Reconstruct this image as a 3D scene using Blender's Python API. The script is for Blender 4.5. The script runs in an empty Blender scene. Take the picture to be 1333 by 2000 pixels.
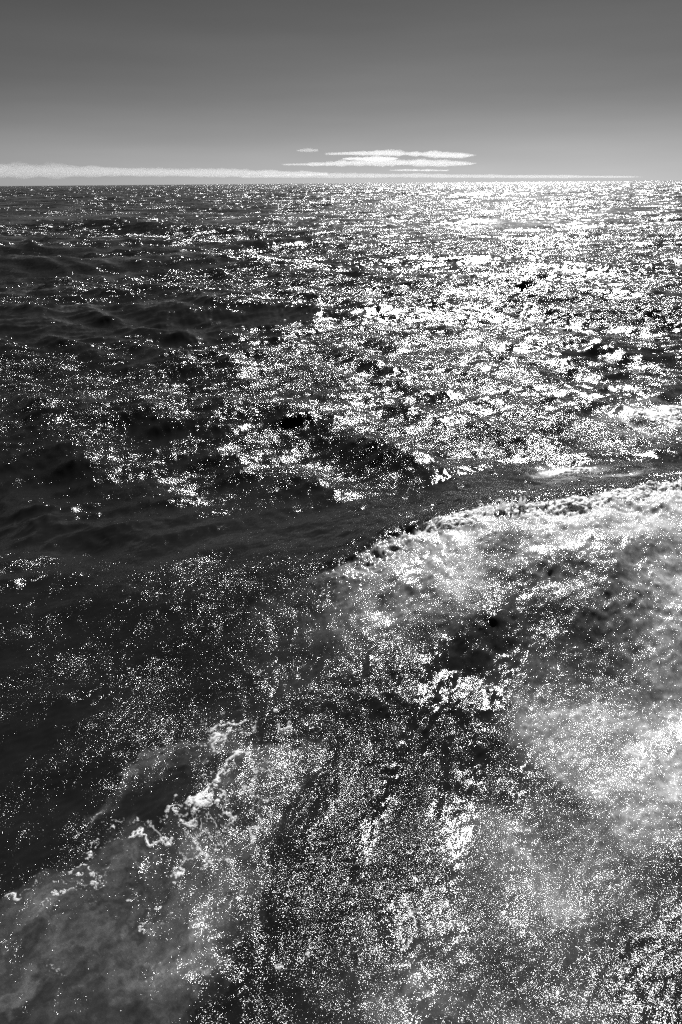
import bpy, bmesh, math, random
import numpy as np
from mathutils import Matrix, Vector

R = math.radians
scene = bpy.context.scene
col = scene.collection

# ------------------------------------------------------------------ camera
CAM_H = 8.0
F_PX, CX, CY = 1333.0, 666.5, 1000.0          # focal length and centre in the 1333 x 2000 frame
PITCH = math.atan2(642.0, F_PX)
ROLL = R(0.47)
fwd = np.array([0, math.cos(PITCH), -math.sin(PITCH)])
up0 = np.array([0, math.sin(PITCH), math.cos(PITCH)])
rt0 = np.array([1.0, 0, 0])
rt = rt0 * math.cos(ROLL) - up0 * math.sin(ROLL)
up = up0 * math.cos(ROLL) + rt0 * math.sin(ROLL)
cam_data = bpy.data.cameras.new('camera')
cam = bpy.data.objects.new('camera', cam_data)
col.objects.link(cam)
cam.matrix_world = Matrix(((rt[0], up[0], -fwd[0], 0), (rt[1], up[1], -fwd[1], 0),
                           (rt[2], up[2], -fwd[2], CAM_H), (0, 0, 0, 1)))
cam_data.sensor_fit = 'VERTICAL'
cam_data.sensor_height = 36.0
cam_data.lens = 36.0 * F_PX / 2000.0
cam_data.clip_start = 0.1
cam_data.clip_end = 200000.0
scene.camera = cam

# ------------------------------------------------------------------ sky and sun
SUN_EL, SUN_AZ = R(38), R(13.5)                  # azimuth measured from the view direction to the right
world = bpy.data.worlds.new('World')
scene.world = world
world.use_nodes = True
nt = world.node_tree
nt.nodes.clear()
sky = nt.nodes.new('ShaderNodeTexSky')
sky.sky_type = 'NISHITA'
sky.sun_disc = False
sky.sun_elevation = SUN_EL
sky.sun_rotation = SUN_AZ
sky.altitude = 0
sky.air_density = 1.0
sky.dust_density = 0.15
sky.ozone_density = 1.0
sep = nt.nodes.new('ShaderNodeSeparateColor')   # black and white picture taken through a red filter
nt.links.new(sky.outputs[0], sep.inputs[0])
bg = nt.nodes.new('ShaderNodeBackground')
bg.inputs['Strength'].default_value = 0.05
pw = nt.nodes.new('ShaderNodeMath'); pw.operation = 'POWER'
nt.links.new(sep.outputs[0], pw.inputs[0]); pw.inputs[1].default_value = 1.48   # contrast of the film
ml = nt.nodes.new('ShaderNodeMath'); ml.operation = 'MULTIPLY'
nt.links.new(pw.outputs[0], ml.inputs[0]); ml.inputs[1].default_value = 0.163
# faint high haze drawn out in long streaks
tc = nt.nodes.new('ShaderNodeTexCoord'); mpg = nt.nodes.new('ShaderNodeMapping')
mpg.inputs['Rotation'].default_value = (0, R(14), 0); mpg.inputs['Scale'].default_value = (1.2, 1.2, 11.0)
nt.links.new(tc.outputs['Generated'], mpg.inputs['Vector'])
hz = nt.nodes.new('ShaderNodeTexNoise'); hz.inputs['Scale'].default_value = 1.6; hz.inputs['Detail'].default_value = 4
nt.links.new(mpg.outputs[0], hz.inputs['Vector'])
hm = nt.nodes.new('ShaderNodeMath'); hm.operation = 'MULTIPLY_ADD'
nt.links.new(hz.outputs['Fac'], hm.inputs[0]); hm.inputs[1].default_value = 0.42; hm.inputs[2].default_value = 0.79
hx = nt.nodes.new('ShaderNodeMath'); hx.operation = 'MULTIPLY'
nt.links.new(ml.outputs[0], hx.inputs[0]); nt.links.new(hm.outputs[0], hx.inputs[1])
nt.links.new(hx.outputs[0], bg.inputs['Color'])
wo = nt.nodes.new('ShaderNodeOutputWorld')
nt.links.new(bg.outputs[0], wo.inputs['Surface'])

sun_data = bpy.data.lights.new('sun', 'SUN')
sun_data.energy = 5.0
sun_data.angle = R(0.5)
sun_data.color = (1, 1, 1)                      # monochrome photograph
sun = bpy.data.objects.new('sun', sun_data)
col.objects.link(sun)
sdir = Vector((math.sin(SUN_AZ) * math.cos(SUN_EL), math.cos(SUN_AZ) * math.cos(SUN_EL), math.sin(SUN_EL)))
sun.rotation_euler = sdir.to_track_quat('Z', 'Y').to_euler()
sun.location = (0, 0, 50)

scene.view_settings.view_transform = 'Standard'
scene.view_settings.look = 'None'
scene.view_settings.exposure = 0.4
scene.view_settings.gamma = 1.0
scene.view_settings.use_curve_mapping = False
scene.render.engine = 'CYCLES'
scene.cycles.use_denoising = False              # the sun glints are single pixels
scene.cycles.sample_clamp_direct = 0
scene.cycles.sample_clamp_indirect = 4
scene.cycles.max_bounces = 6
scene.cycles.diffuse_bounces = 4
scene.cycles.glossy_bounces = 2
scene.cycles.volume_bounces = 4
scene.cycles.transparent_max_bounces = 12
scene.cycles.use_adaptive_sampling = False


def tag(o, label=None, cat=None, group=None, kind=None):
    if label: o['label'] = label
    if cat: o['category'] = cat
    if group: o['group'] = group
    if kind: o['kind'] = kind
    return o


def at(px, py, z=0.0):
    """point of the photograph -> point of the place at height z"""
    d = fwd + rt * ((px - CX) / F_PX) + up * ((CY - py) / F_PX)
    t = (z - CAM_H) / d[2]
    return np.array([d[0] * t, d[1] * t])


# ------------------------------------------------------------------ periodic random fields
def spectral(n, L, lmin, lmax, wind, spread, seed, slope_rms, chop=1.0):
    """random sea tile of waves between lmin and lmax: height and sideways shift"""
    rng = np.random.default_rng(seed)
    k = np.fft.fftfreq(n, d=L / n) * 2 * np.pi
    kx, ky = np.meshgrid(k, k, indexing='ij')
    kk = np.hypot(kx, ky); kk[0, 0] = 1
    k0, k1 = 2 * np.pi / lmax, 2 * np.pi / lmin
    band = 1 / (1 + (k0 / kk) ** 8) / (1 + (kk / k1) ** 8)
    c = (kx * math.cos(wind) + ky * math.sin(wind)) / kk
    dirw = np.abs(c) ** spread + 0.07
    amp = kk ** -2.0 * band * dirw
    amp[0, 0] = 0
    spec = np.fft.fft2(rng.standard_normal((n, n))) * amp
    h = np.fft.ifft2(spec).real
    sx = np.fft.ifft2(1j * kx * spec).real
    sy = np.fft.ifft2(1j * ky * spec).real
    s = slope_rms / math.sqrt((sx ** 2 + sy ** 2).mean() / 2)
    dx = np.fft.ifft2(-1j * kx / kk * spec).real * s * chop
    dy = np.fft.ifft2(-1j * ky / kk * spec).real * s * chop
    return np.stack([h * s, -dx, -dy], -1).astype(np.float32)


def fbm_tile(n, beta, seed, kmin=2):
    rng = np.random.default_rng(seed)
    k = np.fft.fftfreq(n) * n
    kx, ky = np.meshgrid(k, k, indexing='ij')
    kk = np.hypot(kx, ky); kk[0, 0] = 1
    amp = np.where(kk >= kmin, kk ** -beta, 0) * np.exp(-(kk / (n * 0.33)) ** 4)
    h = np.fft.ifft2(np.fft.fft2(rng.standard_normal((n, n))) * amp).real
    return (h / h.std()).astype(np.float32)[..., None]


def sample(tile, L, x, y):
    """cubic B-spline lookup of a periodic tile"""
    n = tile.shape[0]
    u = x * (n / L); v = y * (n / L)
    iu = np.floor(u).astype(np.int64); iv = np.floor(v).astype(np.int64)
    fu = (u - iu).astype(np.float32); fv = (v - iv).astype(np.float32)

    def w(t):
        t2, t3 = t * t, t * t * t
        return ((1 - 3 * t + 3 * t2 - t3) / 6, (4 - 6 * t2 + 3 * t3) / 6,
                (1 + 3 * t + 3 * t2 - 3 * t3) / 6, t3 / 6)
    wu, wv = w(fu), w(fv)
    out = np.zeros((len(x), tile.shape[2]), np.float32)
    for a in range(4):
        ia = (iu + a - 1) % n
        for b in range(4):
            ib = (iv + b - 1) % n
            out += (wu[a] * wv[b])[:, None] * tile[ia, ib]
    return out


def smooth(a, b, x):
    t = np.clip((x - a) / (b - a), 0, 1)
    return t * t * (3 - 2 * t)


# (lmin, lmax, tile n, tile length, slope rms, spread power, chop)
WIND = R(256)
BANDS = [
    (32.0, 85.0, 256, 733.0, 0.035, 4.0, 1.0),
    (13.0, 34.0, 256, 311.0, 0.055, 4.5, 0.9),
    (5.0, 13.0, 256, 127.0, 0.072, 5.0, 0.45),
    (1.9, 5.0, 256, 47.0, 0.118, 5.0, 0.45),
    (0.70, 1.9, 256, 17.3, 0.125, 4.0, 0.5),
    (0.26, 0.70, 256, 6.7, 0.078, 2.5, 0.6),
    (0.09, 0.26, 384, 3.1, 0.070, 1.2, 0.5),
]
TILES = [spectral(b[2], b[3], b[0], b[1], WIND + R(11) * i * (-1) ** i, b[5], 140 + i, b[4], b[6])
         for i, b in enumerate(BANDS)]
FBM = fbm_tile(512, 1.55, 5)
FBM2 = fbm_tile(512, 1.25, 9)
FBM3 = fbm_tile(512, 1.9, 21)


def fbm(x, y, L, t=0):
    return sample((FBM, FBM2, FBM3)[t], L, x, y)[:, 0]


# ------------------------------------------------------------------ the breaking wave: crest line in plan, with heights
CREST_PX = [(380, 1290, 0.05), (480, 1205, 0.18), (580, 1140, 0.40), (700, 1092, 0.75), (800, 1042, 1.00),
            (880, 1015, 1.18), (960, 985, 1.38), (1100, 988, 1.40), (1210, 965, 1.45), (1333, 950, 1.5),
            (1480, 930, 1.45), (1700, 905, 1.2), (1900, 880, 0.7)]
CREST = np.array([[*at(px, py, z), z] for px, py, z in CREST_PX])


_gx = np.linspace(-12, 30, 1681)
_gy = np.interp(_gx, CREST[:, 0], CREST[:, 1]); _gz = np.interp(_gx, CREST[:, 0], CREST[:, 2], left=0.0)
_sl = (CREST[1, 1] - CREST[0, 1]) / (CREST[1, 0] - CREST[0, 0])
_gy = np.where(_gx < CREST[0, 0], CREST[0, 1] + (_gx - CREST[0, 0]) * _sl, _gy)
_kr = np.exp(-(np.arange(-60, 61) / 22.0) ** 2); _kr /= _kr.sum()
_gy = np.convolve(np.pad(_gy, 60, 'edge'), _kr, 'valid'); _gz = np.convolve(np.pad(_gz, 60, 'edge'), _kr, 'valid')
_gc = 1 / np.sqrt(1 + np.gradient(_gy, _gx) ** 2)


def crest_coords(x, y):
    """distance in front of (+, towards the ship) or behind (-) the crest line, and its height there"""
    return (np.interp(x, _gx, _gy) - y) * np.interp(x, _gx, _gc), np.interp(x, _gx, _gz), x


def blob(x, y, c, a, b, z=0.0, p=2.0):
    """soft ellipse on the water: centre and the ends of its two half axes, in photograph points"""
    c0 = at(*c, z); va = at(*a, z) - c0; vb = at(*b, z) - c0
    M = np.linalg.inv(np.array([va, vb]).T)
    dx, dy = x - c0[0], y - c0[1]
    u = M[0, 0] * dx + M[0, 1] * dy; v = M[1, 0] * dx + M[1, 1] * dy
    return np.exp(-((u * u + v * v) ** (p / 2)) * 1.2)


# ------------------------------------------------------------------ sea surface sheet
rad = list(CAM_H / np.tan(np.radians(np.arange(76.0, 2.0, -0.07))))
while rad[-1] < 2500:
    rad.append(rad[-1] + min(max(rad[-1] ** 2 / CAM_H * math.radians(0.07), 0.1), 5.0 + rad[-1] * 0.006))
while rad[-1] < 90000:
    rad.append(rad[-1] * 1.18)
rad = np.array(rad)
az = list(np.arange(-50, 50.001, 0.078)) + list(np.arange(50.5, 60, 0.5)) + list(np.arange(61, 300, 3)) + list(np.arange(300, 309.9, 0.5))
az = np.radians(np.array(az))
nr, nc = len(rad), len(az)
RR, AA = np.meshgrid(rad, az, indexing='ij')
X = (RR * np.sin(AA)).ravel(); Y = (RR * np.cos(AA)).ravel()
dr = np.gradient(rad)
da = np.abs(np.gradient(np.unwrap(az)))
SP = (np.maximum(dr[:, None] * 0.35, RR * da[None, :])).ravel()
RF = RR.ravel()
N = len(X)


def surface(X, Y, SP):
    """height, sideways shift, missing slope, and the foam and milk amounts at every point"""
    n = len(X)
    rr = np.hypot(X, Y)
    Z = np.zeros(n); DX = np.zeros(n); DY = np.zeros(n); miss = np.zeros(n)
    sd, ch, cs = crest_coords(X, Y)
    wob = fbm(X, Y, 21.0) * 0.16
    sdw = sd + wob
    near = smooth(45, 12, rr)                       # beside the ship her own waves rule
    wake = smooth(-6.0, -0.5, sd) * near            # on the wake wave's side
    calm = np.exp(-((sd + 3.2) / 2.6) ** 2) * near * smooth(0.02, 0.3, ch + 0.25)
    close = smooth(17, 10, rr)
    for i, (b, t) in enumerate(zip(BANDS, TILES)):
        w = np.clip((b[0] * 0.7 / SP - 0.35) / 1.0, 0, 1)
        miss += (1 - w ** 2) * b[4] ** 2
        amp = w.copy()
        if i <= 1: amp *= (1 - 0.8 * near)
        if i == 2: amp *= (1 - 0.6 * near) * (1 - 0.6 * close)
        if i == 3: amp *= (1 - 0.4 * close)
        if i in (3, 4, 5): amp *= (1 - 0.5 * wake)
        if i in (3, 4): amp *= (1 - 0.55 * calm)
        if i >= 5: amp *= (1 - 0.45 * calm)
        m = amp > 0.001
        if not m.any(): continue
        s = sample(t, b[3], X[m], Y[m])
        Z[m] += s[:, 0] * amp[m]; DX[m] += s[:, 1] * amp[m]; DY[m] += s[:, 2] * amp[m]
    # wake wave: steep broken back, long draining front
    prof = np.where(sdw > 0, np.exp(-(np.abs(sdw) / 3.4) ** 2 * 0.9), np.exp(-(np.abs(sdw) / 2.6) ** 1.5))
    hump = ch * prof
    Z += hump * near
    # hollow behind it and a low swell beyond
    Z += 0.26 * np.cos(2 * np.pi * (Y - 0.12 * X - 13.5) / 15.0) * np.exp(-((Y - 17) / 11.0) ** 2) * smooth(2.0, -2.0, X) * smooth(9.0, 14.0, Y)
    # streaky ridges that run down the front of the wave
    ft = smooth(0.0, 1.2, sd) * smooth(9.5, 4.0, sd) * near
    wx = X + fbm(X, Y, 23.0, 2) * 0.30 - 0.38 * (Y - 9) - 0.05 * (Y - 9) ** 2
    st = fbm(wx, Y * 0.22 + 0.1 * X + 3.0, 9.0, 2)
    ft = ft * np.clip(blob(X, Y, (740, 1480), (980, 1440), (760, 1200), p=2.0) * 1.1, 0, 1)
    Z += st * 0.032 * ft
    # torn water on the crest
    cr = np.exp(-(sdw / 0.75) ** 2) * smooth(0.25, 0.9, ch) * near
    Z += cr * (fbm(X, Y, 5.1) * 0.05 + fbm(X, Y, 1.7, 1) * 0.014)

    # ---- air and foam
    milk = np.zeros(n); foam = np.zeros(n)
    bw = fbm(X, Y, 19.0) * 0.5
    belt = np.exp(-(path_distance(X, Y + bw, BELT) / (0.9 + 0.05 * rr)) ** 2.5)
    patch = np.clip(blob(X, Y, (270, 1700), (640, 1400), (450, 1900), p=3.0) * 1.2, 0, 1)
    fr = np.exp(-((rr - 9) / 6.0) ** 2)
    wx2 = X + fbm(X, Y, 23.0, 2) * 0.30 - 0.38 * (Y - 9) - 0.05 * (Y - 9) ** 2
    flow = 0.75 * fbm(wx2 * 1.7, Y * 0.20 + 3.0, 3.7) + 0.6 * fbm(wx2 * 1.2, Y * 0.22 + 1.0, 9.0, 2)
    rip = np.clip(0.92 + 0.20 * smooth(13, 8, rr) + (0.22 + 0.33 * np.clip(blob(X, Y, (760, 1450), (1000, 1450), (760, 1150), p=3.0) * 1.2, 0, 1)) * fr * flow, 0.5, 1.3) * (1 - 0.60 * belt) * (1 - 0.22 * patch) * np.clip(1 + 0.10 * fbm(X, Y, 171.0) + 0.36 * fbm(X * 0.3 + 2 * bw, Y, 83.0, 1) * smooth(14, 30, rr)
                                                                + 0.16 * fbm(X * 0.5, Y + bw, 23.0), 0.3, 1.7)
    m = rr < 32
    if m.any():
        milk[m], foam[m] = froth((X + DX)[m], (Y + DY)[m], sdw[m], ch[m])
    return Z, DX, DY, np.sqrt(miss), milk, foam, rip


def path_distance(x, y, pts):
    P = [at(*p) for p in pts]
    d = np.full(len(x), 1e9)
    for k in range(len(P) - 1):
        e = P[k + 1] - P[k]
        t = np.clip(((x - P[k][0]) * e[0] + (y - P[k][1]) * e[1]) / (e @ e), 0, 1)
        d = np.minimum(d, np.hypot(x - P[k][0] - e[0] * t, y - P[k][1] - e[1] * t))
    return d


BELT = [(-400, 1000), (0, 1012), (400, 1025), (680, 1015), (850, 970), (1000, 950), (1200, 935), (1500, 905)]


def inside(x, y, poly):
    """signed distance to a closed outline, positive inside"""
    d = np.full(len(x), 1e9); c = np.zeros(len(x), bool)
    for i in range(len(poly)):
        a, b = poly[i - 1], poly[i]
        e = b - a
        t = np.clip(((x - a[0]) * e[0] + (y - a[1]) * e[1]) / (e @ e), 0, 1)
        d = np.minimum(d, np.hypot(x - a[0] - e[0] * t, y - a[1] - e[1] * t))
        cond = ((a[1] > y) != (b[1] > y)) & (x < e[0] * (y - a[1]) / (e[1] if abs(e[1]) > 1e-9 else 1e-9) + a[0])
        c ^= cond
    return np.where(c, d, -d)


# how much air is beaten into the water, read off the photograph as grey levels at places (x, y, level, height)
AIR = [(600, 1200, 62, .3), (560, 1290, 50, 0), (700, 1120, 105, .7), (800, 1075, 150, .9), (900, 1040, 180, 1.1), (1000, 1015, 205, 1.3),
       (1100, 1010, 215, 1.3), (1250, 990, 225, 1.4), (1340, 985, 225, 1.4), (1300, 1070, 165, 1.1), (1150, 1085, 160, 1.1),
       (1000, 1100, 90, .9), (1190, 1150, 110, .7), (860, 1140, 140, .8), (770, 1170, 140, .6), (700, 1240, 75, .2),
       (600, 1330, 55, 0), (850, 1250, 45, .3), (1000, 1240, 66, .4), (1120, 1250, 85, .4), (1240, 1220, 130, .4),
       (1320, 1165, 180, .7), (1330, 1290, 165, .2), (1180, 1330, 80, 0), (1060, 1330, 62, 0), (940, 1380, 40, 0),
       (1110, 1400, 150, 0), (1200, 1430, 200, 0), (1290, 1410, 190, 0), (1240, 1490, 185, 0), (1150, 1480, 130, 0),
       (1320, 1560, 150, 0), (1200, 1580, 140, 0), (1080, 1620, 105, 0), (960, 1640, 85, 0), (1000, 1740, 95, 0),
       (1150, 1720, 108, 0), (1260, 1720, 75, 0), (1320, 1850, 30, 0), (1250, 1930, 35, 0), (1100, 1880, 85, 0),
       (930, 1860, 75, 0), (860, 1950, 92, 0), (740, 1970, 70, 0), (650, 1990, 45, 0), (600, 1900, 30, 0), (700, 1850, 30, 0),
       (800, 1800, 40, 0), (880, 1740, 50, 0), (800, 1650, 30, 0), (820, 1540, 30, 0), (700, 1500, 30, 0), (900, 1480, 40, 0),
       (1010, 1520, 55, 0), (620, 1700, 30, 0), (700, 1650, 30, 0), (640, 1450, 38, 0), (760, 1380, 40, 0),
       (450, 1300, 30, 0), (300, 1200, 28, 0), (400, 1100, 28, 0), (200, 1400, 28, 0), (0, 1500, 28, 0), (0, 1200, 28, 0),
       (540, 1130, 30, 0), (1450, 1100, 150, 0), (1450, 1400, 150, 0), (1450, 1700, 60, 0), (1450, 1990, 30, 0),
       (500, 1400, 45, 0), (250, 1450, 28, 0), (100, 1600, 28, 0), (450, 1980, 28, 0), (520, 1800, 28, 0), (900, 2050, 60, 0), (600, 2060, 50, 0)]
PATCH_PX = [(590, 1375), (520, 1370), (440, 1415), (360, 1440), (290, 1470), (230, 1530), (150, 1610), (70, 1715), (0, 1770), (-150, 1850),
            (-150, 2150), (200, 2150), (310, 1985), (400, 1890), (450, 1800), (540, 1715), (585, 1640), (600, 1560), (610, 1470)]
PATCH = np.array([at(*p) for p in PATCH_PX])
PATCH_AIR = [(225, 1540, 78), (130, 1650, 66), (200, 1585, 66), (285, 1480, 82), (400, 1425, 80), (430, 1700, 112), (390, 1790, 105), (300, 1730, 90), (300, 1830, 95), (140, 1850, 90), (200, 1950, 75), (60, 1950, 62),
             (40, 1850, 70), (540, 1640, 52), (560, 1560, 60), (540, 1450, 78), (480, 1520, 80), (420, 1600, 62), (340, 1490, 72),
             (410, 1430, 70), (330, 1640, 60), (200, 1750, 66), (100, 1760, 52), (0, 1990, 55), (500, 1400, 60), (440, 1650, 85), (240, 1880, 88)]


def lin(g):
    v = g / 255.0
    return ((v + 0.055) / 1.055) ** 2.4


def scatter(x, y, pts, width):
    num = np.zeros(len(x)); den = np.full(len(x), 1e-14)
    num += 1e-14 * 0.014
    for p in pts:
        q = at(p[0], p[1], p[3] if len(p) > 3 else 0.0)
        dist = math.hypot(q[0], q[1])
        s = width * (0.45 + dist / 14.0)
        w = np.exp(-((x - q[0]) ** 2 + (y - q[1]) ** 2) / (2 * s * s))
        num += w * lin(p[2]); den += w
    return num / den


def froth(X, Y, sdw, ch):
    w1 = fbm(X, Y, 8.3); w2 = fbm(X + 31, Y + 7, 8.3)
    w3 = fbm(X, Y, 2.1, 1); w4 = fbm(X + 11, Y + 5, 2.1, 1)
    xw, yw = X + 0.17 * w1 + 0.03 * w3, Y + 0.17 * w2 + 0.03 * w4
    n1 = fbm(xw, yw, 5.9); n2 = fbm(xw, yw, 2.3, 1); n3 = fbm(xw + 3, yw + 9, 11.0, 2)
    wake = scatter(xw, yw, AIR, 0.42) - 0.014
    bk = np.where(sdw > 0, 1.0, np.exp(-(np.abs(sdw) / 0.13) ** 2))
    wake *= np.where(ch > 0.05, bk, 1.0)
    wake *= np.exp(0.22 * n1 + 0.22 * n2 + 0.14 * n3 - 0.05)
    # left patch: drawn out towards the lower left
    c, s_ = math.cos(R(38)), math.sin(R(38))
    lx, ly = (xw * c + yw * s_) * 0.33, (-xw * s_ + yw * c)
    l1 = fbm(lx, ly, 5.1); l2 = fbm(lx + 4, ly, 1.9, 1)
    sdp = inside(xw, yw, PATCH)
    body = scatter(xw, yw, PATCH_AIR, 0.36) - 0.014
    sof = smooth(-2.8, -1.4, X)
    edge = np.clip((sdp + 0.05 * l1 + 0.02 * n2 + 0.03 + 0.12 * sof) / (0.17 + 0.40 * sof), 0, 1) ** 1.3
    body *= edge * np.exp(0.36 * l1 + 0.26 * l2 + 0.18 * n1 + 0.14 * n2 - 0.08)
    for cc, a, b, st in HOLES:
        h = blob(xw, yw, cc, a, b, p=4.0)
        body *= 1 - st * np.clip(h * 1.25, 0, 1)
        wake *= 1 - st * np.clip(h * 1.25, 0, 1)
    milk = np.maximum(wake, body)
    for cc, a, b, g in EXTRA:
        milk = np.maximum(milk, lin(g) * blob(xw, yw, cc, a, b, p=2.5) * np.clip(0.8 + 0.4 * n2 + .3 * n1, 0, 2))
    # veins of foam
    v1 = np.abs(fbm(lx * 1.6 + 5, ly, 6.7, 2) + 0.10 * n2)
    v2 = np.abs(fbm(xw + 5, yw, 4.3, 2) + 0.12 * n2)
    lace = np.maximum(np.exp(-(v1 / 0.075) ** 1.3), 0.9 * np.exp(-(v2 / 0.06) ** 1.3))
    lm = np.zeros(len(X))
    for cc, a, b, st in LACE:
        lm = np.maximum(lm, st * blob(xw, yw, cc, a, b, p=3.0))
    v3 = np.abs(fbm(lx * 1.2 + 9, ly + 2, 3.1, 2) + 0.08 * n2)
    lace = np.maximum(lace, 0.75 * np.exp(-(v3 / 0.05) ** 1.2))
    rim = np.exp(-((sdp - 0.10) / 0.09) ** 2) * smooth(3.5, 1.5, X + 4.0) * 0.55
    foam = np.maximum(lm, rim) * lace * np.clip(0.62 + 0.42 * n1 + 0.15 * n2, 0, 1.3)
    for pts, wd, st in STREAKS:
        d = path_distance(xw, yw, pts)
        foam = np.maximum(foam, st * np.exp(-(d / wd) ** 1.6) * np.clip(0.85 + 0.45 * n2 + 0.25 * l2, 0, 1.2))
    cf = np.where(sdw > 0, np.exp(-(np.abs(sdw) / 0.42) ** 1.5), np.exp(-(sdw / 0.14) ** 2)) * smooth(0.45, 1.2, ch)
    foam = np.maximum(foam, cf * np.clip(0.8 + 0.40 * n2 + 0.3 * n1, 0, 1) * 0.8)
    backlit_boost = 1 + 0.75 * np.exp(-(sdw / 1.9) ** 2) * smooth(0.2, 1.0, ch)  # milk colour lightened near the crest, offsetting shade on its sun-averted face
    return np.clip(milk / 1.25 * backlit_boost, 0, 0.62), np.clip(foam, 0, 1)


HOLES = [((335, 1545), (425, 1500), (362, 1590), 0.93), ((190, 1645), (275, 1585), (208, 1672), 0.93), ((515, 1425), (545, 1420), (515, 1445), 0.9),
         ((330, 1675), (370, 1665), (335, 1695), 0.6), ((560, 1640), (590, 1600), (590, 1660), 0.5),
         ((1000, 1102), (1020, 1060), (1050, 1115), 0.55), ((1190, 1160), (1235, 1185), (1178, 1172), 0.5)]
EXTRA = [((1300, 810), (1420, 800), (1310, 850), 160), ((1110, 928), (1175, 925), (1115, 939), 195), ((1200, 950), (1330, 940), (1200, 958), 150),
         ((415, 1460), (440, 1445), (425, 1475), 120), ((525, 1410), (545, 1405), (528, 1418), 120)]
LACE = [((450, 1480), (590, 1390), (520, 1580), 1.0), ((330, 1620), (500, 1530), (390, 1680), 0.95),
        ((170, 1730), (330, 1640), (230, 1800), 0.75), ((40, 1780), (110, 1730), (60, 1860), 0.6),
        ((820, 1820), (870, 1850), (860, 1770), 0.5), ((1180, 1560), (1300, 1500), (1200, 1640), 0.45),
        ((1100, 1400), (1200, 1380), (1110, 1420), 0.5), ((720, 1150), (800, 1120), (760, 1190), 0.6),
        ((230, 1830), (430, 1730), (300, 1930), 0.55)]
# lines of thicker foam: points, half width in metres, strength
STREAKS = [([(410, 1475), (425, 1450), (450, 1445), (445, 1425), (418, 1432), (408, 1450)], 0.045, 1.0),
           ([(310, 1590), (350, 1592), (390, 1560), (430, 1520), (455, 1490)], 0.05, 0.85),
           ([(345, 1620), (370, 1595), (392, 1560)], 0.04, 0.8),
           ([(260, 1645), (300, 1637), (320, 1645)], 0.035, 0.9), ([(290, 1600), (295, 1625), (262, 1645)], 0.03, 0.6),
           ([(400, 1670), (370, 1690), (330, 1715)], 0.05, 0.7), ([(380, 1640), (420, 1650), (400, 1672), (360, 1700)], 0.035, 0.5),
           ([(135, 1735), (160, 1725), (178, 1712)], 0.04, 0.7), ([(270, 1770), (262, 1755), (285, 1742)], 0.045, 0.85),
           ([(0, 1775), (40, 1770)], 0.04, 0.7), ([(140, 1700), (148, 1696)], 0.03, 0.9),
           ([(455, 1490), (475, 1500), (470, 1485), (482, 1478)], 0.03, 0.9), ([(500, 1405), (535, 1402)], 0.035, 0.9),
           ([(500, 1520), (512, 1560), (505, 1590)], 0.07, 0.5), ([(540, 1480), (555, 1500)], 0.05, 0.45),
           ([(812, 1790), (822, 1815), (848, 1838)], 0.045, 0.55), ([(800, 1860), (818, 1835)], 0.03, 0.4),
           ([(1170, 1560), (1180, 1600), (1195, 1604)], 0.05, 0.45), ([(1040, 1612), (1090, 1605)], 0.025, 0.5),
           ([(1070, 1392), (1110, 1402), (1180, 1380)], 0.04, 0.5), ([(560, 1840), (572, 1838)], 0.03, 0.5),
           ([(525, 1950), (540, 1945)], 0.04, 0.6)]

Z, DX, DY, MISS, MILKV, FOAMV, RIP = surface(X, Y, SP)
PX = X + DX; PY = Y + DY
co = np.stack([PX, PY, Z], -1)
co = np.vstack([co, [[0, 0, 0]]])
idx = np.arange(N).reshape(nr, nc)
nxt = np.roll(idx, -1, axis=1)
quads = np.stack([idx[:-1], nxt[:-1], nxt[1:], idx[1:]], -1).reshape(-1, 4)[:, ::-1]
inner = np.stack([idx[0], nxt[0], np.full(nc, N)], -1)[:, ::-1]


def make_mesh(name, co, faces_list, attrs, mat, smooth_shade=True, parent=None):
    me = bpy.data.meshes.new(name)
    loops = np.concatenate([f.ravel() for f in faces_list]).astype(np.int32)
    sizes = np.concatenate([np.full(len(f), f.shape[1]) for f in faces_list]).astype(np.int32)
    starts = np.concatenate([[0], np.cumsum(sizes)[:-1]]).astype(np.int32)
    me.vertices.add(len(co)); me.vertices.foreach_set('co', co.astype(np.float32).ravel())
    me.loops.add(len(loops)); me.loops.foreach_set('vertex_index', loops)
    me.polygons.add(len(sizes)); me.polygons.foreach_set('loop_start', starts)
    me.polygons.foreach_set('loop_total', sizes)
    me.update(calc_edges=True)
    me.polygons.foreach_set('use_smooth', np.full(len(sizes), smooth_shade))
    for k, v in attrs.items():
        a = me.attributes.new(k, 'FLOAT', 'POINT')
        a.data.foreach_set('value', v.astype(np.float32))
    me.materials.append(mat)
    o = bpy.data.objects.new(name, me)
    col.objects.link(o)
    if parent: o.parent = parent
    return o


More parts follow.
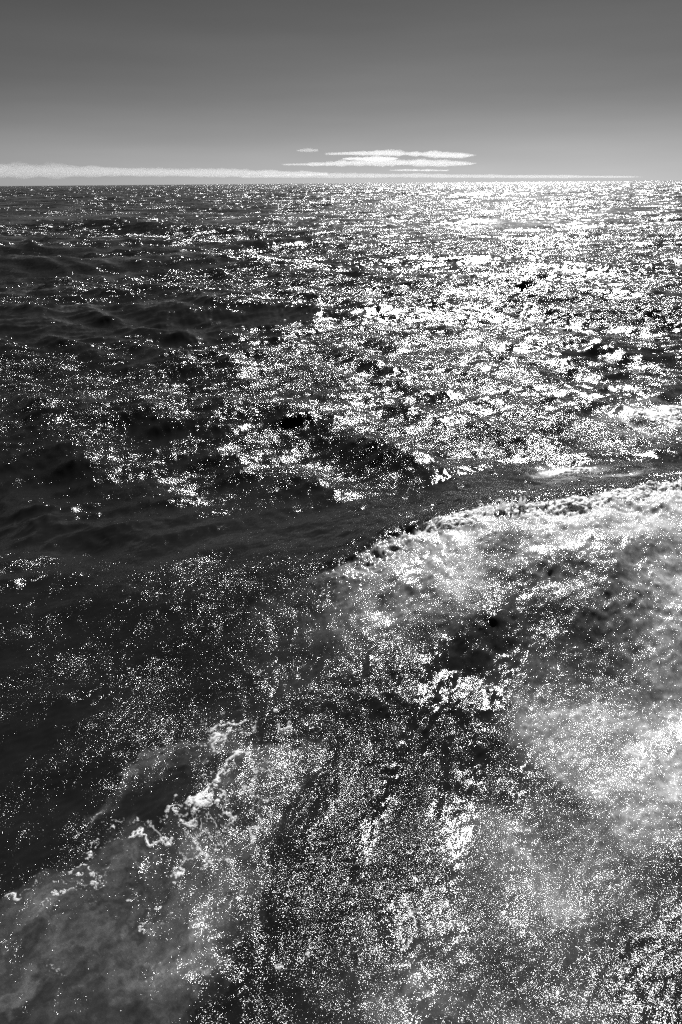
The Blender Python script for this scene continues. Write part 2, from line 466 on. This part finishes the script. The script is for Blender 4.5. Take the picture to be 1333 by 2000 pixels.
# ------------------------------------------------------------------ materials
class NT:
    def __init__(self, name):
        self.m = bpy.data.materials.new(name); self.m.use_nodes = True
        self.t = self.m.node_tree; self.t.nodes.clear()
        self.out = self.n('ShaderNodeOutputMaterial')

    def n(self, kind, **kw):
        nd = self.t.nodes.new(kind)
        for k, v in kw.items(): setattr(nd, k, v)
        return nd

    def link(self, a, b): self.t.links.new(a, b)

    def math(self, op, a, b=None, c=None, clamp=False):
        nd = self.n('ShaderNodeMath', operation=op, use_clamp=clamp)
        for i, v in enumerate((a, b, c)):
            if v is None: continue
            if isinstance(v, (int, float)): nd.inputs[i].default_value = v
            else: self.link(v, nd.inputs[i])
        return nd.outputs[0]

    def vmath(self, op, a, b=None, s=None):
        nd = self.n('ShaderNodeVectorMath', operation=op)
        for i, v in enumerate((a, b)):
            if v is None: continue
            if isinstance(v, tuple): nd.inputs[i].default_value = v
            else: self.link(v, nd.inputs[i])
        if s is not None:
            if isinstance(s, (int, float)): nd.inputs['Scale'].default_value = s
            else: self.link(s, nd.inputs['Scale'])
        return nd.outputs[0]

    def attr(self, name):
        return self.n('ShaderNodeAttribute', attribute_name=name).outputs['Fac']

    def noise(self, vec, scale, detail, rough, lac=2.0, dist=0.0):
        nd = self.n('ShaderNodeTexNoise')
        nd.inputs['Scale'].default_value = scale
        nd.inputs['Detail'].default_value = detail
        nd.inputs['Roughness'].default_value = rough
        nd.inputs['Lacunarity'].default_value = lac
        nd.inputs['Distortion'].default_value = dist
        self.link(vec, nd.inputs['Vector'])
        return nd


def water_material():
    g = NT('sea water')
    pos = g.n('ShaderNodeNewGeometry').outputs['Position']
    nrm = g.n('ShaderNodeNewGeometry').outputs['Normal']
    miss = g.attr('missing_slope')
    milk = g.attr('milk'); foam = g.attr('foam')
    # ripples: slopes drawn from noise, with a coarse and a fine family
    mp = g.n('ShaderNodeMapping'); mp.inputs['Rotation'].default_value = (0, 0, R(12)); mp.inputs['Scale'].default_value = (0.95, 0.95, 0.7)
    g.link(pos, mp.inputs['Vector'])
    ln = g.n('ShaderNodeVectorMath', operation='LENGTH'); g.link(pos, ln.inputs[0])
    ld = g.math('LOGARITHM', ln.outputs['Value'], 3.0)          # log3 of the distance from the ship
    tot = None
    mp2 = g.n('ShaderNodeMapping'); mp2.inputs['Rotation'].default_value = (0, 0, R(-7)); mp2.inputs['Scale'].default_value = (0.30, 1.1, 0.7)
    g.link(pos, mp2.inputs['Vector'])
    LEVELS = ((2.3, 62.0, 1.85, 3.0, 0.5), (3.15, 30.0, 2.0, 2.2, 1.1), (4.1, 4.4, 2.1, 0.9, 1.6), (5.1, 1.1, 2.2, 0.33, 2.2), (6.2, 0.32, 2.2, 0.11, 2.2))
    for lev, sc, am, sc2, am2 in LEVELS:
        nz = g.noise(mp.outputs[0], sc, 2.0, 0.7, 2.2)
        ns = g.noise(mp2.outputs[0], sc2, 3.0, 0.6, 2.2)
        v = g.vmath('SUBTRACT', nz.outputs['Color'], (0.5, 0.5, 0.5))
        vs_ = g.vmath('SUBTRACT', ns.outputs['Color'], (0.5, 0.5, 0.5))
        v = g.vmath('ADD', g.vmath('SCALE', v, s=am), g.vmath('SCALE', vs_, s=am2))
        dd = g.math('SUBTRACT', ld, lev)
        if lev == 2.3: dd = g.math('MAXIMUM', dd, 0.0)
        if lev == 6.2: dd = g.math('MINIMUM', dd, 0.0)
        w = g.math('EXPONENT', g.math('MULTIPLY', g.math('MULTIPLY', dd, dd), -1.6))
        v = g.vmath('SCALE', v, s=w)
        tot = v if tot is None else g.vmath('ADD', tot, v)
    tot = g.vmath('SCALE', tot, s=g.attr('ripple'))
    tl = g.n('ShaderNodeVectorMath', operation='LENGTH'); g.link(tot, tl.inputs[0])
    tot = g.vmath('SCALE', tot, s=g.math('MULTIPLY_ADD', tl.outputs['Value'], 1.4, 0.70))
    sl = g.vmath('MULTIPLY', tot, (1, 1, 0))
    n2 = g.vmath('NORMALIZE', g.vmath('ADD', nrm, sl))
    # body colour: clear deep water is nearly black, air bubbles under the surface whiten it, foam lies on top
    wn = g.noise(pos, 6.0, 6.0, 0.68)
    wv = g.math('MULTIPLY_ADD', wn.outputs['Fac'], 1.6, 0.2)
    mk = g.math('MULTIPLY', milk, wv)
    fn = g.noise(pos, 22.0, 5.0, 0.72)
    fa = g.math('SUBTRACT', g.math('MULTIPLY', foam, 1.9), g.math('MULTIPLY', fn.outputs['Fac'], 0.8))
    fa = g.math('MULTIPLY', fa, 1.5, clamp=True)
    body = g.math('ADD', mk, 0.0105)
    body = g.math('ADD', g.math('MULTIPLY', body, g.math('SUBTRACT', 1.0, fa)), g.math('MULTIPLY', fa, 0.62))
    body = g.math('MINIMUM', body, 0.85)
    cc = g.n('ShaderNodeCombineColor')
    for i in range(3): g.link(body, cc.inputs[i])
    p = g.n('ShaderNodeBsdfPrincipled')
    g.link(g.math('MULTIPLY', mk, 3.0, clamp=True), p.inputs['Subsurface Weight'])
    p.inputs['Subsurface Radius'].default_value = (1, 1, 1)
    p.inputs['Subsurface Scale'].default_value = 0.10
    g.link(cc.outputs[0], p.inputs['Base Color'])
    p.inputs['Specular IOR Level'].default_value = 0.0
    p.inputs['Roughness'].default_value = 0.8
    g.link(g.math('MULTIPLY_ADD', fa, -0.55, 1.0), p.inputs['Coat Weight'])
    p.inputs['Coat IOR'].default_value = 1.333
    g.link(g.math('MULTIPLY_ADD', g.math('MULTIPLY', miss, miss), 2.4, 0.12), p.inputs['Coat Roughness'])
    g.link(n2, p.inputs['Coat Normal'])
    g.link(p.outputs[0], g.out.inputs['Surface'])
    return g.m


WATER = water_material()
attrs = {'missing_slope': np.append(MISS, 0.0), 'milk': np.append(MILKV, 0.0), 'foam': np.append(FOAMV, 0.0), 'ripple': np.append(RIP, 1.0)}
sd_, ch_, _x = crest_coords(X, Y)
ragged = fbm(X, Y, 9.7) * 0.25
in_wave = (sd_ > -0.7) & (sd_ + ragged < 3.0 * smooth(0.1, 0.6, ch_)) & (ch_ > 0.2) & (X < 11.0)
qm = in_wave[quads].all(1)
wave_quads = quads[qm]
sea = make_mesh('sea_water', co, [quads[~qm], inner], attrs, WATER)
tag(sea, 'dark choppy open sea glittering under the sun', 'sea', kind='structure')


# ------------------------------------------------------------------ objects on the water
random.seed(4)
rng = np.random.default_rng(12)


def spacing(x, y):
    r_ = np.hypot(x, y)
    return np.interp(r_, rad, np.maximum(dr * 0.35, rad * math.radians(0.078)))


def surf_points(x, y):
    """points of the water surface above the plan positions x, y (with their sideways shift)"""
    z, dx, dy, ms, mk, fo, rp = surface(x, y, spacing(x, y))
    return np.stack([x + dx, y + dy, z], -1), mk, fo


def foam_material():
    g = NT('white sea foam')
    pos = g.n('ShaderNodeNewGeometry').outputs['Position']
    a = g.noise(pos, 30.0, 5.0, 0.7)
    v = g.math('MULTIPLY_ADD', a.outputs['Fac'], 0.2, 0.62, clamp=True)
    cc = g.n('ShaderNodeCombineColor')
    for i in range(3): g.link(v, cc.inputs[i])
    b = g.n('ShaderNodeBump'); b.inputs['Strength'].default_value = 0.6; b.inputs['Distance'].default_value = 0.02
    g.link(g.noise(pos, 45.0, 4.0, 0.7).outputs['Fac'], b.inputs['Height'])
    p = g.n('ShaderNodeBsdfPrincipled')
    g.link(cc.outputs[0], p.inputs['Base Color']); g.link(b.outputs[0], p.inputs['Normal'])
    p.inputs['Subsurface Weight'].default_value = 1.0
    p.inputs['Subsurface Radius'].default_value = (1, 1, 1)
    p.inputs['Subsurface Scale'].default_value = 0.05
    p.inputs['Roughness'].default_value = 0.3
    p.inputs['IOR'].default_value = 1.333
    g.link(p.outputs[0], g.out.inputs['Surface'])
    return g.m


FOAM = foam_material()
_g = NT('thrown spray')
_cc = (0.85, 0.85, 0.85, 1)
_d = _g.n('ShaderNodeBsdfDiffuse'); _d.inputs['Color'].default_value = _cc
_t = _g.n('ShaderNodeBsdfTranslucent'); _t.inputs['Color'].default_value = (0.95, 0.95, 0.95, 1)
_m = _g.n('ShaderNodeMixShader'); _m.inputs[0].default_value = 0.6
_g.link(_d.outputs[0], _m.inputs[1]); _g.link(_t.outputs[0], _m.inputs[2]); _g.link(_m.outputs[0], _g.out.inputs['Surface'])
SPRAY = _g.m

# clouds: closed flat bodies of thin white vapour, low over the horizon
def cloud_material(name, density):
    g = NT(name)
    v = g.n('ShaderNodeVolumePrincipled')
    v.inputs['Color'].default_value = (0.99, 0.99, 0.99, 1)
    v.inputs['Density'].default_value = density
    v.inputs['Anisotropy'].default_value = 0.55
    g.link(v.outputs[0], g.out.inputs['Volume'])
    return g.m


def cloud(name, label, outline, dist, depth, density, seed, lump=1.0, group=None):
    """outline: (x, top y, bottom y) in photograph points seen at distance dist; the body is depth metres deep"""
    D = dist
    def wp(px, py):
        d = fwd + rt * ((px - CX) / F_PX) + up * ((CY - py) / F_PX)
        t = D / d[1]
        return d[0] * t, CAM_H + d[2] * t
    px = np.array([o[0] for o in outline], float)
    tx = np.array([wp(o[0], o[1]) for o in outline]); bx = np.array([wp(o[0], o[2]) for o in outline])
    nx, ny = 260, 25
    xs = np.linspace(tx[0, 0], tx[-1, 0], nx)
    top = np.interp(xs, tx[:, 0], tx[:, 1]); bot = np.interp(xs, tx[:, 0], bx[:, 1])
    mid = (top + bot) / 2; half = (top - bot) / 2
    vs = np.linspace(-1, 1, ny)
    U, V = np.meshgrid(xs, vs, indexing='ij')
    ln = fbm(xs, xs * 0 + seed * 777, depth * 2.5)[:, 0] if False else fbm(xs, xs * 0 + seed * 777.0, depth * 4.0, 1)
    half = half * (1 + 0.22 * lump * ln)
    prof = np.sqrt(np.clip(1 - V ** 2, 0, 1))
    nL = depth * 2.2
    n1 = fbm(U.ravel(), V.ravel() * depth * 0.5 + seed * 777, nL * 1.3).reshape(U.shape)
    n2 = fbm(U.ravel() + 99, V.ravel() * depth * 0.5 + seed * 333, nL * 0.5, 1).reshape(U.shape)
    H = half[:, None]
    T = mid[:, None] + H * prof * (1 + lump * (0.16 * n1 + 0.10 * n2))
    Bm = mid[:, None] - H * prof * (1 + lump * 0.08 * n2) * 0.95
    T = np.maximum(T, Bm + 1.0)
    vt = np.stack([U, D + V * depth * 0.5, T], -1).reshape(-1, 3)
    vb = np.stack([U, D + V * depth * 0.5, Bm], -1).reshape(-1, 3)
    c0 = np.array([(xs[0] + xs[-1]) / 2, D, mid.mean()])
    ii = np.arange(nx * ny).reshape(nx, ny); K = nx * ny
    q = lambda A: np.stack([A[:-1, :-1], A[1:, :-1], A[1:, 1:], A[:-1, 1:]], -1).reshape(-1, 4)
    fl = [q(ii), q(ii)[:, ::-1] + K]
    ring = np.concatenate([ii[:, 0], ii[-1, 1:], ii[-2::-1, -1], ii[0, -2:0:-1]])
    nr_ = np.roll(ring, -1)
    fl.append(np.stack([ring, ring + K, nr_ + K, nr_], -1))
    o = make_mesh(name, np.vstack([vt, vb]) - c0, fl, {}, cloud_material(name + ' vapour', density))
    o.location = Vector(c0)
    tag(o, label, 'cloud', group, 'thing')
    return o


G = 'low clouds over the horizon'
cloud('cloud', 'bright upper layer of the flat lens-shaped cloud near the middle of the horizon',
      [(636, 300, 301.5), (690, 297, 302), (745, 294, 304), (780, 292, 307), (830, 293, 309), (880, 298, 309), (905, 300, 308), (925, 303, 305)],
      24000, 1500, 0.0005, 1, 1.0, G)
cloud('cloud', 'short thin sliver joining the two layers of the lens-shaped cloud at its middle',
      [(670, 309.5, 311), (700, 307, 313), (735, 306, 315), (765, 307, 313), (778, 309, 310)], 23600, 900, 0.0011, 8, 1.0, G)
cloud('cloud', 'long thin lower layer of the lens-shaped cloud, pointed at its left end',
      [(552, 321, 322), (620, 318, 323.5), (680, 314, 324), (730, 311, 324), (800, 312, 324), (870, 314, 324), (905, 316, 323), (925, 319, 321)],
      23000, 1400, 0.00045, 2, 1.0, G)
cloud('cloud', 'long low cloud bank lying along the horizon at the left edge',
      [(-420, 322, 350), (-200, 318, 350), (-40, 321, 347), (30, 321, 347), (100, 323, 347), (200, 326, 345), (300, 329, 345), (420, 331, 345), (520, 333, 344), (600, 335, 343), (640, 337, 342)],
      27000, 2200, 0.00022, 3, 0.7, G)
cloud('cloud', 'very faint thin veil of cloud just above the horizon under the lens-shaped cloud',
      [(470, 344, 347), (640, 338, 348), (800, 339, 347), (950, 341, 348), (1100, 342, 348), (1240, 344, 347)],
      28000, 1800, 0.00022, 4, 0.6, G)
cloud('cloud', 'tiny separate sliver of cloud below the lens-shaped cloud',
      [(762, 332, 333), (790, 330.5, 334), (830, 331, 334), (875, 332, 334)], 22500, 700, 0.0010, 5, 1.0, G)
cloud('cloud', 'faint wisp of cloud left of the top of the lens-shaped cloud',
      [(580, 293, 295), (605, 290.5, 296), (622, 292, 295)], 22000, 500, 0.0006, 6, 1.0, G)


# ------------------------------------------------------------------ the broken crest: a thing of its own, foam and splashes on it
wave = bpy.data.objects.new('breaking_wave', None)
col.objects.link(wave)
WC = np.array([3.4, 13.2, 0.0])
wave.location = Vector(WC)
tag(wave, 'white foaming crest of the breaking wake wave, with small splashes thrown up along its top', 'wave', None, 'thing')


def crest_shell():
    """thick ragged foam lying over the top of the wave; its edges dip under the water"""
    xs = np.arange(0.6, 10.5, 0.016)
    vs = np.arange(-0.42, 0.95, 0.016)                      # metres in front of the crest line
    U, V = np.meshgrid(xs, vs, indexing='ij')
    u, v = U.ravel(), V.ravel()
    x = u; y = np.interp(u, _gx, _gy) - v
    p, mk, fo = surf_points(x, y)
    n1 = fbm(x, y, 6.3); n2 = fbm(x + 4, y, 2.2, 1); n3 = fbm(x, y + 8, 1.1, 1)
    band = np.where(v > 0, np.exp(-(np.abs(v) / 0.40) ** 1.6), np.exp(-(np.abs(v) / 0.17) ** 2)) * smooth(0.6, 2.6, u)
    thick = band * (1.0 + 0.35 * n1 + 0.25 * n2) - 0.42 + 0.03 * n3
    lump = 0.004 * n2 + 0.008 * n1
    off = np.clip(thick, -0.3, 0.6)
    h = np.where(off > 0, off * 0.035 + lump * np.clip(off * 3, 0, 1), off * 0.08)
    p[:, 2] += h
    p[:, 1] += np.clip(off, 0, 1) * 0.05 * n2
    p[:, 0] += np.clip(off, 0, 1) * 0.05 * n1
    q_ = np.arange(len(u)).reshape(U.shape)
    f = np.stack([q_[:-1, :-1], q_[1:, :-1], q_[1:, 1:], q_[:-1, 1:]], -1).reshape(-1, 4)[:, ::-1]
    keep = (off[f] > -0.12).any(1)
    f = f[keep]
    used = np.unique(f); remap = np.zeros(len(u), int); remap[used] = np.arange(len(used))
    return p[used] - WC, remap[f]


used = np.unique(wave_quads)
remap_ = np.zeros(N + 1, np.int64); remap_[used] = np.arange(len(used))
wave_face = make_mesh('wave_face', co[used] - WC, [remap_[wave_quads]], {k: v[used] for k, v in attrs.items()}, WATER, True, wave)
pc, pf = crest_shell()
crest = make_mesh('crest_foam', pc, [pf], {}, FOAM, True, wave)


def crest_point(x, v=0.0):
    y = float(np.interp(x, _gx, _gy)) - v
    p, _, _ = surf_points(np.array([x]), np.array([y]))
    return p[0]


def tube(bm, pts, rads, seg=9):
    rings = []
    for i, (p, rr_) in enumerate(zip(pts, rads)):
        a = pts[max(i - 1, 0)]; b = pts[min(i + 1, len(pts) - 1)]
        t = (Vector(b) - Vector(a)).normalized()
        n = t.cross(Vector((0, 1, 0.2))).normalized(); m = t.cross(n)
        ring = []
        for k in range(seg):
            an = 2 * math.pi * k / seg
            w = rr_ * (1 + 0.22 * random.uniform(-1, 1))
            ring.append(bm.verts.new(Vector(p) + (n * math.cos(an) + m * math.sin(an) * 0.8) * w))
        rings.append(ring)
    for r0, r1 in zip(rings, rings[1:]):
        for k in range(seg):
            bm.faces.new((r0[k], r0[(k + 1) % seg], r1[(k + 1) % seg], r1[k]))
    bm.faces.new(rings[0][::-1]); bm.faces.new(rings[-1])


def bead(bm, p, rad_, seg=8):
    v0 = len(bm.verts)
    r_ = bmesh.ops.create_icosphere(bm, subdivisions=2, radius=rad_, matrix=Matrix.Translation(Vector(p)))
    for v in r_['verts']:
        v.co += Vector((random.uniform(-1, 1), random.uniform(-1, 1), random.uniform(-1, 1))) * rad_ * 0.16


def px_offset(px0, px, h0, py):
    """metres sideways and upwards from photograph offsets at the crest's distance"""
    return None


SCALE = 0.0125        # metres per photograph pixel at the crest


def splash(xpx, base_py, curves, label=None):
    """curves: lists of (dx, dy up, radius) in photograph pixels from the base point"""
    b = at(xpx, base_py, 1.35)
    base = crest_point(b[0], 0.02)
    bm = bmesh.new()
    for c in curves:
        pts, rads = [], []
        dense = []
        for (a, a2) in zip(c, c[1:]):
            for t in np.linspace(0, 1, 6, endpoint=False):
                dense.append(tuple(a[i] + (a2[i] - a[i]) * t for i in range(3)))
        dense.append(c[-1])
        arr = np.array(dense)
        k = np.array([1, 2, 3, 2, 1.0]); k /= k.sum()
        sm = np.stack([np.convolve(np.pad(arr[:, i], 2, 'edge'), k, 'valid') for i in range(3)], -1)
        ph = random.uniform(0, 6)
        for i, (dx, dy, rr_) in enumerate(sm):
            pts.append(Vector((dx * SCALE, 0.02 * math.sin(ph + i * 0.5), dy * SCALE)))
            rads.append(max(rr_ * 0.62, 0.5) * SCALE * random.uniform(0.75, 1.3))
        tube(bm, pts, rads)
        bead(bm, pts[-1], rads[-1] * 1.35)
    me = bpy.data.meshes.new('splash')
    bmesh.ops.subdivide_edges(bm, edges=bm.edges[:], cuts=1, use_grid_fill=True, smooth=0.6)
    bmesh.ops.recalc_face_normals(bm, faces=bm.faces[:])
    bm.to_mesh(me); bm.free()
    for p in me.polygons: p.use_smooth = True
    me.materials.append(SPRAY)
    o = bpy.data.objects.new('splash', me); col.objects.link(o); o.parent = wave
    o.location = Vector(base - WC) - Vector((0, 0, 0.01))
    return o


splash(944, 1004, [[(4, -4, 4), (1, 6, 2.5), (-3, 15, 2), (-8, 19, 2.2), (-11, 16, 1.4)]])
splash(975, 996, [[(-6, -4, 7), (-3, 8, 5), (-2, 18, 3), (-8, 22, 2), (-13, 18, 1.4)], [(4, -4, 6), (2, 8, 5), (3, 16, 3), (7, 12, 1.6)],
                  [(-12, -4, 5), (-14, 4, 3), (-13, 9, 1.6)]])
splash(996, 994, [[(-4, -4, 4), (-5, 10, 2), (-6, 22, 1.1)], [(8, -4, 7), (11, 8, 5), (10, 18, 2.6), (9, 23, 1.3)],
                  [(14, -4, 6), (17, 8, 4), (20, 16, 2), (16, 19, 1.3)]])
splash(1035, 995, [[(-6, -4, 4), (-6, 4, 2.4), (-7, 8, 1.3)], [(4, -4, 4), (5, 6, 2), (4, 11, 1.2)]])
splash(1072, 992, [[(0, -4, 6), (1, 5, 4), (2, 9, 2)], [(-9, -4, 4), (-10, 3, 2), (-9, 6, 1.2)]])
splash(1140, 985, [[(0, -4, 7), (0, 5, 4), (2, 8, 2.2)], [(10, -4, 6), (12, 6, 3), (14, 9, 1.6)]])
splash(1300, 960, [[(0, -4, 4), (-3, 8, 2), (-4, 13, 1.1)], [(12, -4, 5), (15, 6, 3), (13, 9, 1.6)]])
splash(928, 1012, [[(0, -4, 4), (-2, 5, 2.2), (-5, 9, 1.3)]])
splash(842, 1036, [[(0, -4, 5), (-1, 5, 3), (-3, 8, 1.6)]])

# loose drops of spray over the crest: nobody could count them
bm = bmesh.new()
for i in range(420):
    x = random.choice([random.uniform(1.6, 3.0), random.uniform(2.2, 4.8), random.uniform(2.0, 9.5)])
    p = crest_point(x, random.uniform(-0.15, 0.35)) if i % 3 == 0 else p_last + np.array([random.gauss(0, 0.12), random.gauss(0, 0.1), 0])
    p_last = p.copy()
    hgt = min(0.02 + random.expovariate(1 / 0.05), 0.3)
    r_ = random.uniform(0.0025, 0.007)
    bmesh.ops.create_icosphere(bm, subdivisions=1, radius=r_, matrix=Matrix.Translation(Vector(p - WC) + Vector((0, 0, hgt))))
me = bpy.data.meshes.new('spray_drops'); bm.to_mesh(me); bm.free(); me.materials.append(SPRAY)
drops = bpy.data.objects.new('spray_drops', me); col.objects.link(drops); drops.parent = wave; drops['kind'] = 'stuff'



# ------------------------------------------------------------------ patches of foam afloat
def foam_raft(name, label, cat, x0, x1, y0, y1, step, field, thick, kind=None, group=None):
    xs = np.arange(x0, x1, step); ys = np.arange(y0, y1, step)
    U, V = np.meshgrid(xs, ys, indexing='ij')
    x, y = U.ravel(), V.ravel()
    p, mk, fo = surf_points(x, y)
    off = field(p[:, 0], p[:, 1], fo)
    rough = fbm(x, y, 1.3, 1)
    p[:, 2] += np.where(off > 0, np.minimum(off, 0.35) * thick * (1 + 0.25 * rough), off * thick)
    q_ = np.arange(len(x)).reshape(U.shape)
    f = np.stack([q_[:-1, :-1], q_[1:, :-1], q_[1:, 1:], q_[:-1, 1:]], -1).reshape(-1, 4)
    f = f[(off[f] > -0.02).any(1)]
    used = np.unique(f); rm = np.zeros(len(x), int); rm[used] = np.arange(len(used))
    P = p[used]; c = P.mean(0)
    o = make_mesh(name, P - c, [rm[f]], {}, FOAM)
    o.location = Vector(c)
    return tag(o, label, cat, group, kind or 'thing')


def raft_field(c, a, b, st):
    def f(x, y, fo):
        n1 = fbm(x, y, 5.9); n2 = fbm(x, y, 2.3, 1); v = np.abs(fbm(x * 0.7, y, 3.3, 2) + 0.1 * n2)
        return st * blob(x, y, c, a, b, p=2.2) * (0.8 + 0.35 * n1 + 0.3 * n2) - 0.42 - 0.25 * smooth(0.12, 0.0, v - 0.05)
    return f


q0, q1 = at(0, 1850), at(640, 1370)
foam_raft('floating_foam', 'white lacy foam streaks floating on the grey milky water at the lower left', 'foam', -4.6, -0.7, 4.6, 9.8, 0.012,
          lambda x, y, fo: fo - 0.50, 0.035, 'stuff')
for nm_, c, a, b, st in (('small bright foam patch floating in the dark trough behind the breaking crest', (1112, 926), (1165, 924), (1116, 936), 1.25),
                         ('broad torn foam patch at the right edge beyond the dark trough', (1305, 812), (1400, 800), (1312, 846), 0.95)):
    e = [at(*c), at(*a), at(*b), at(2 * c[0] - a[0], 2 * c[1] - a[1]), at(2 * c[0] - b[0], 2 * c[1] - b[1])]
    ex = [k[0] for k in e]; ey = [k[1] for k in e]
    foam_raft('foam_patch', nm_, 'foam', min(ex) - 0.5, max(ex) + 0.5, min(ey) - 1.0, max(ey) + 1.0, 0.03, raft_field(c, a, b, st), 0.12,
              None, 'foam patches beyond the wave')
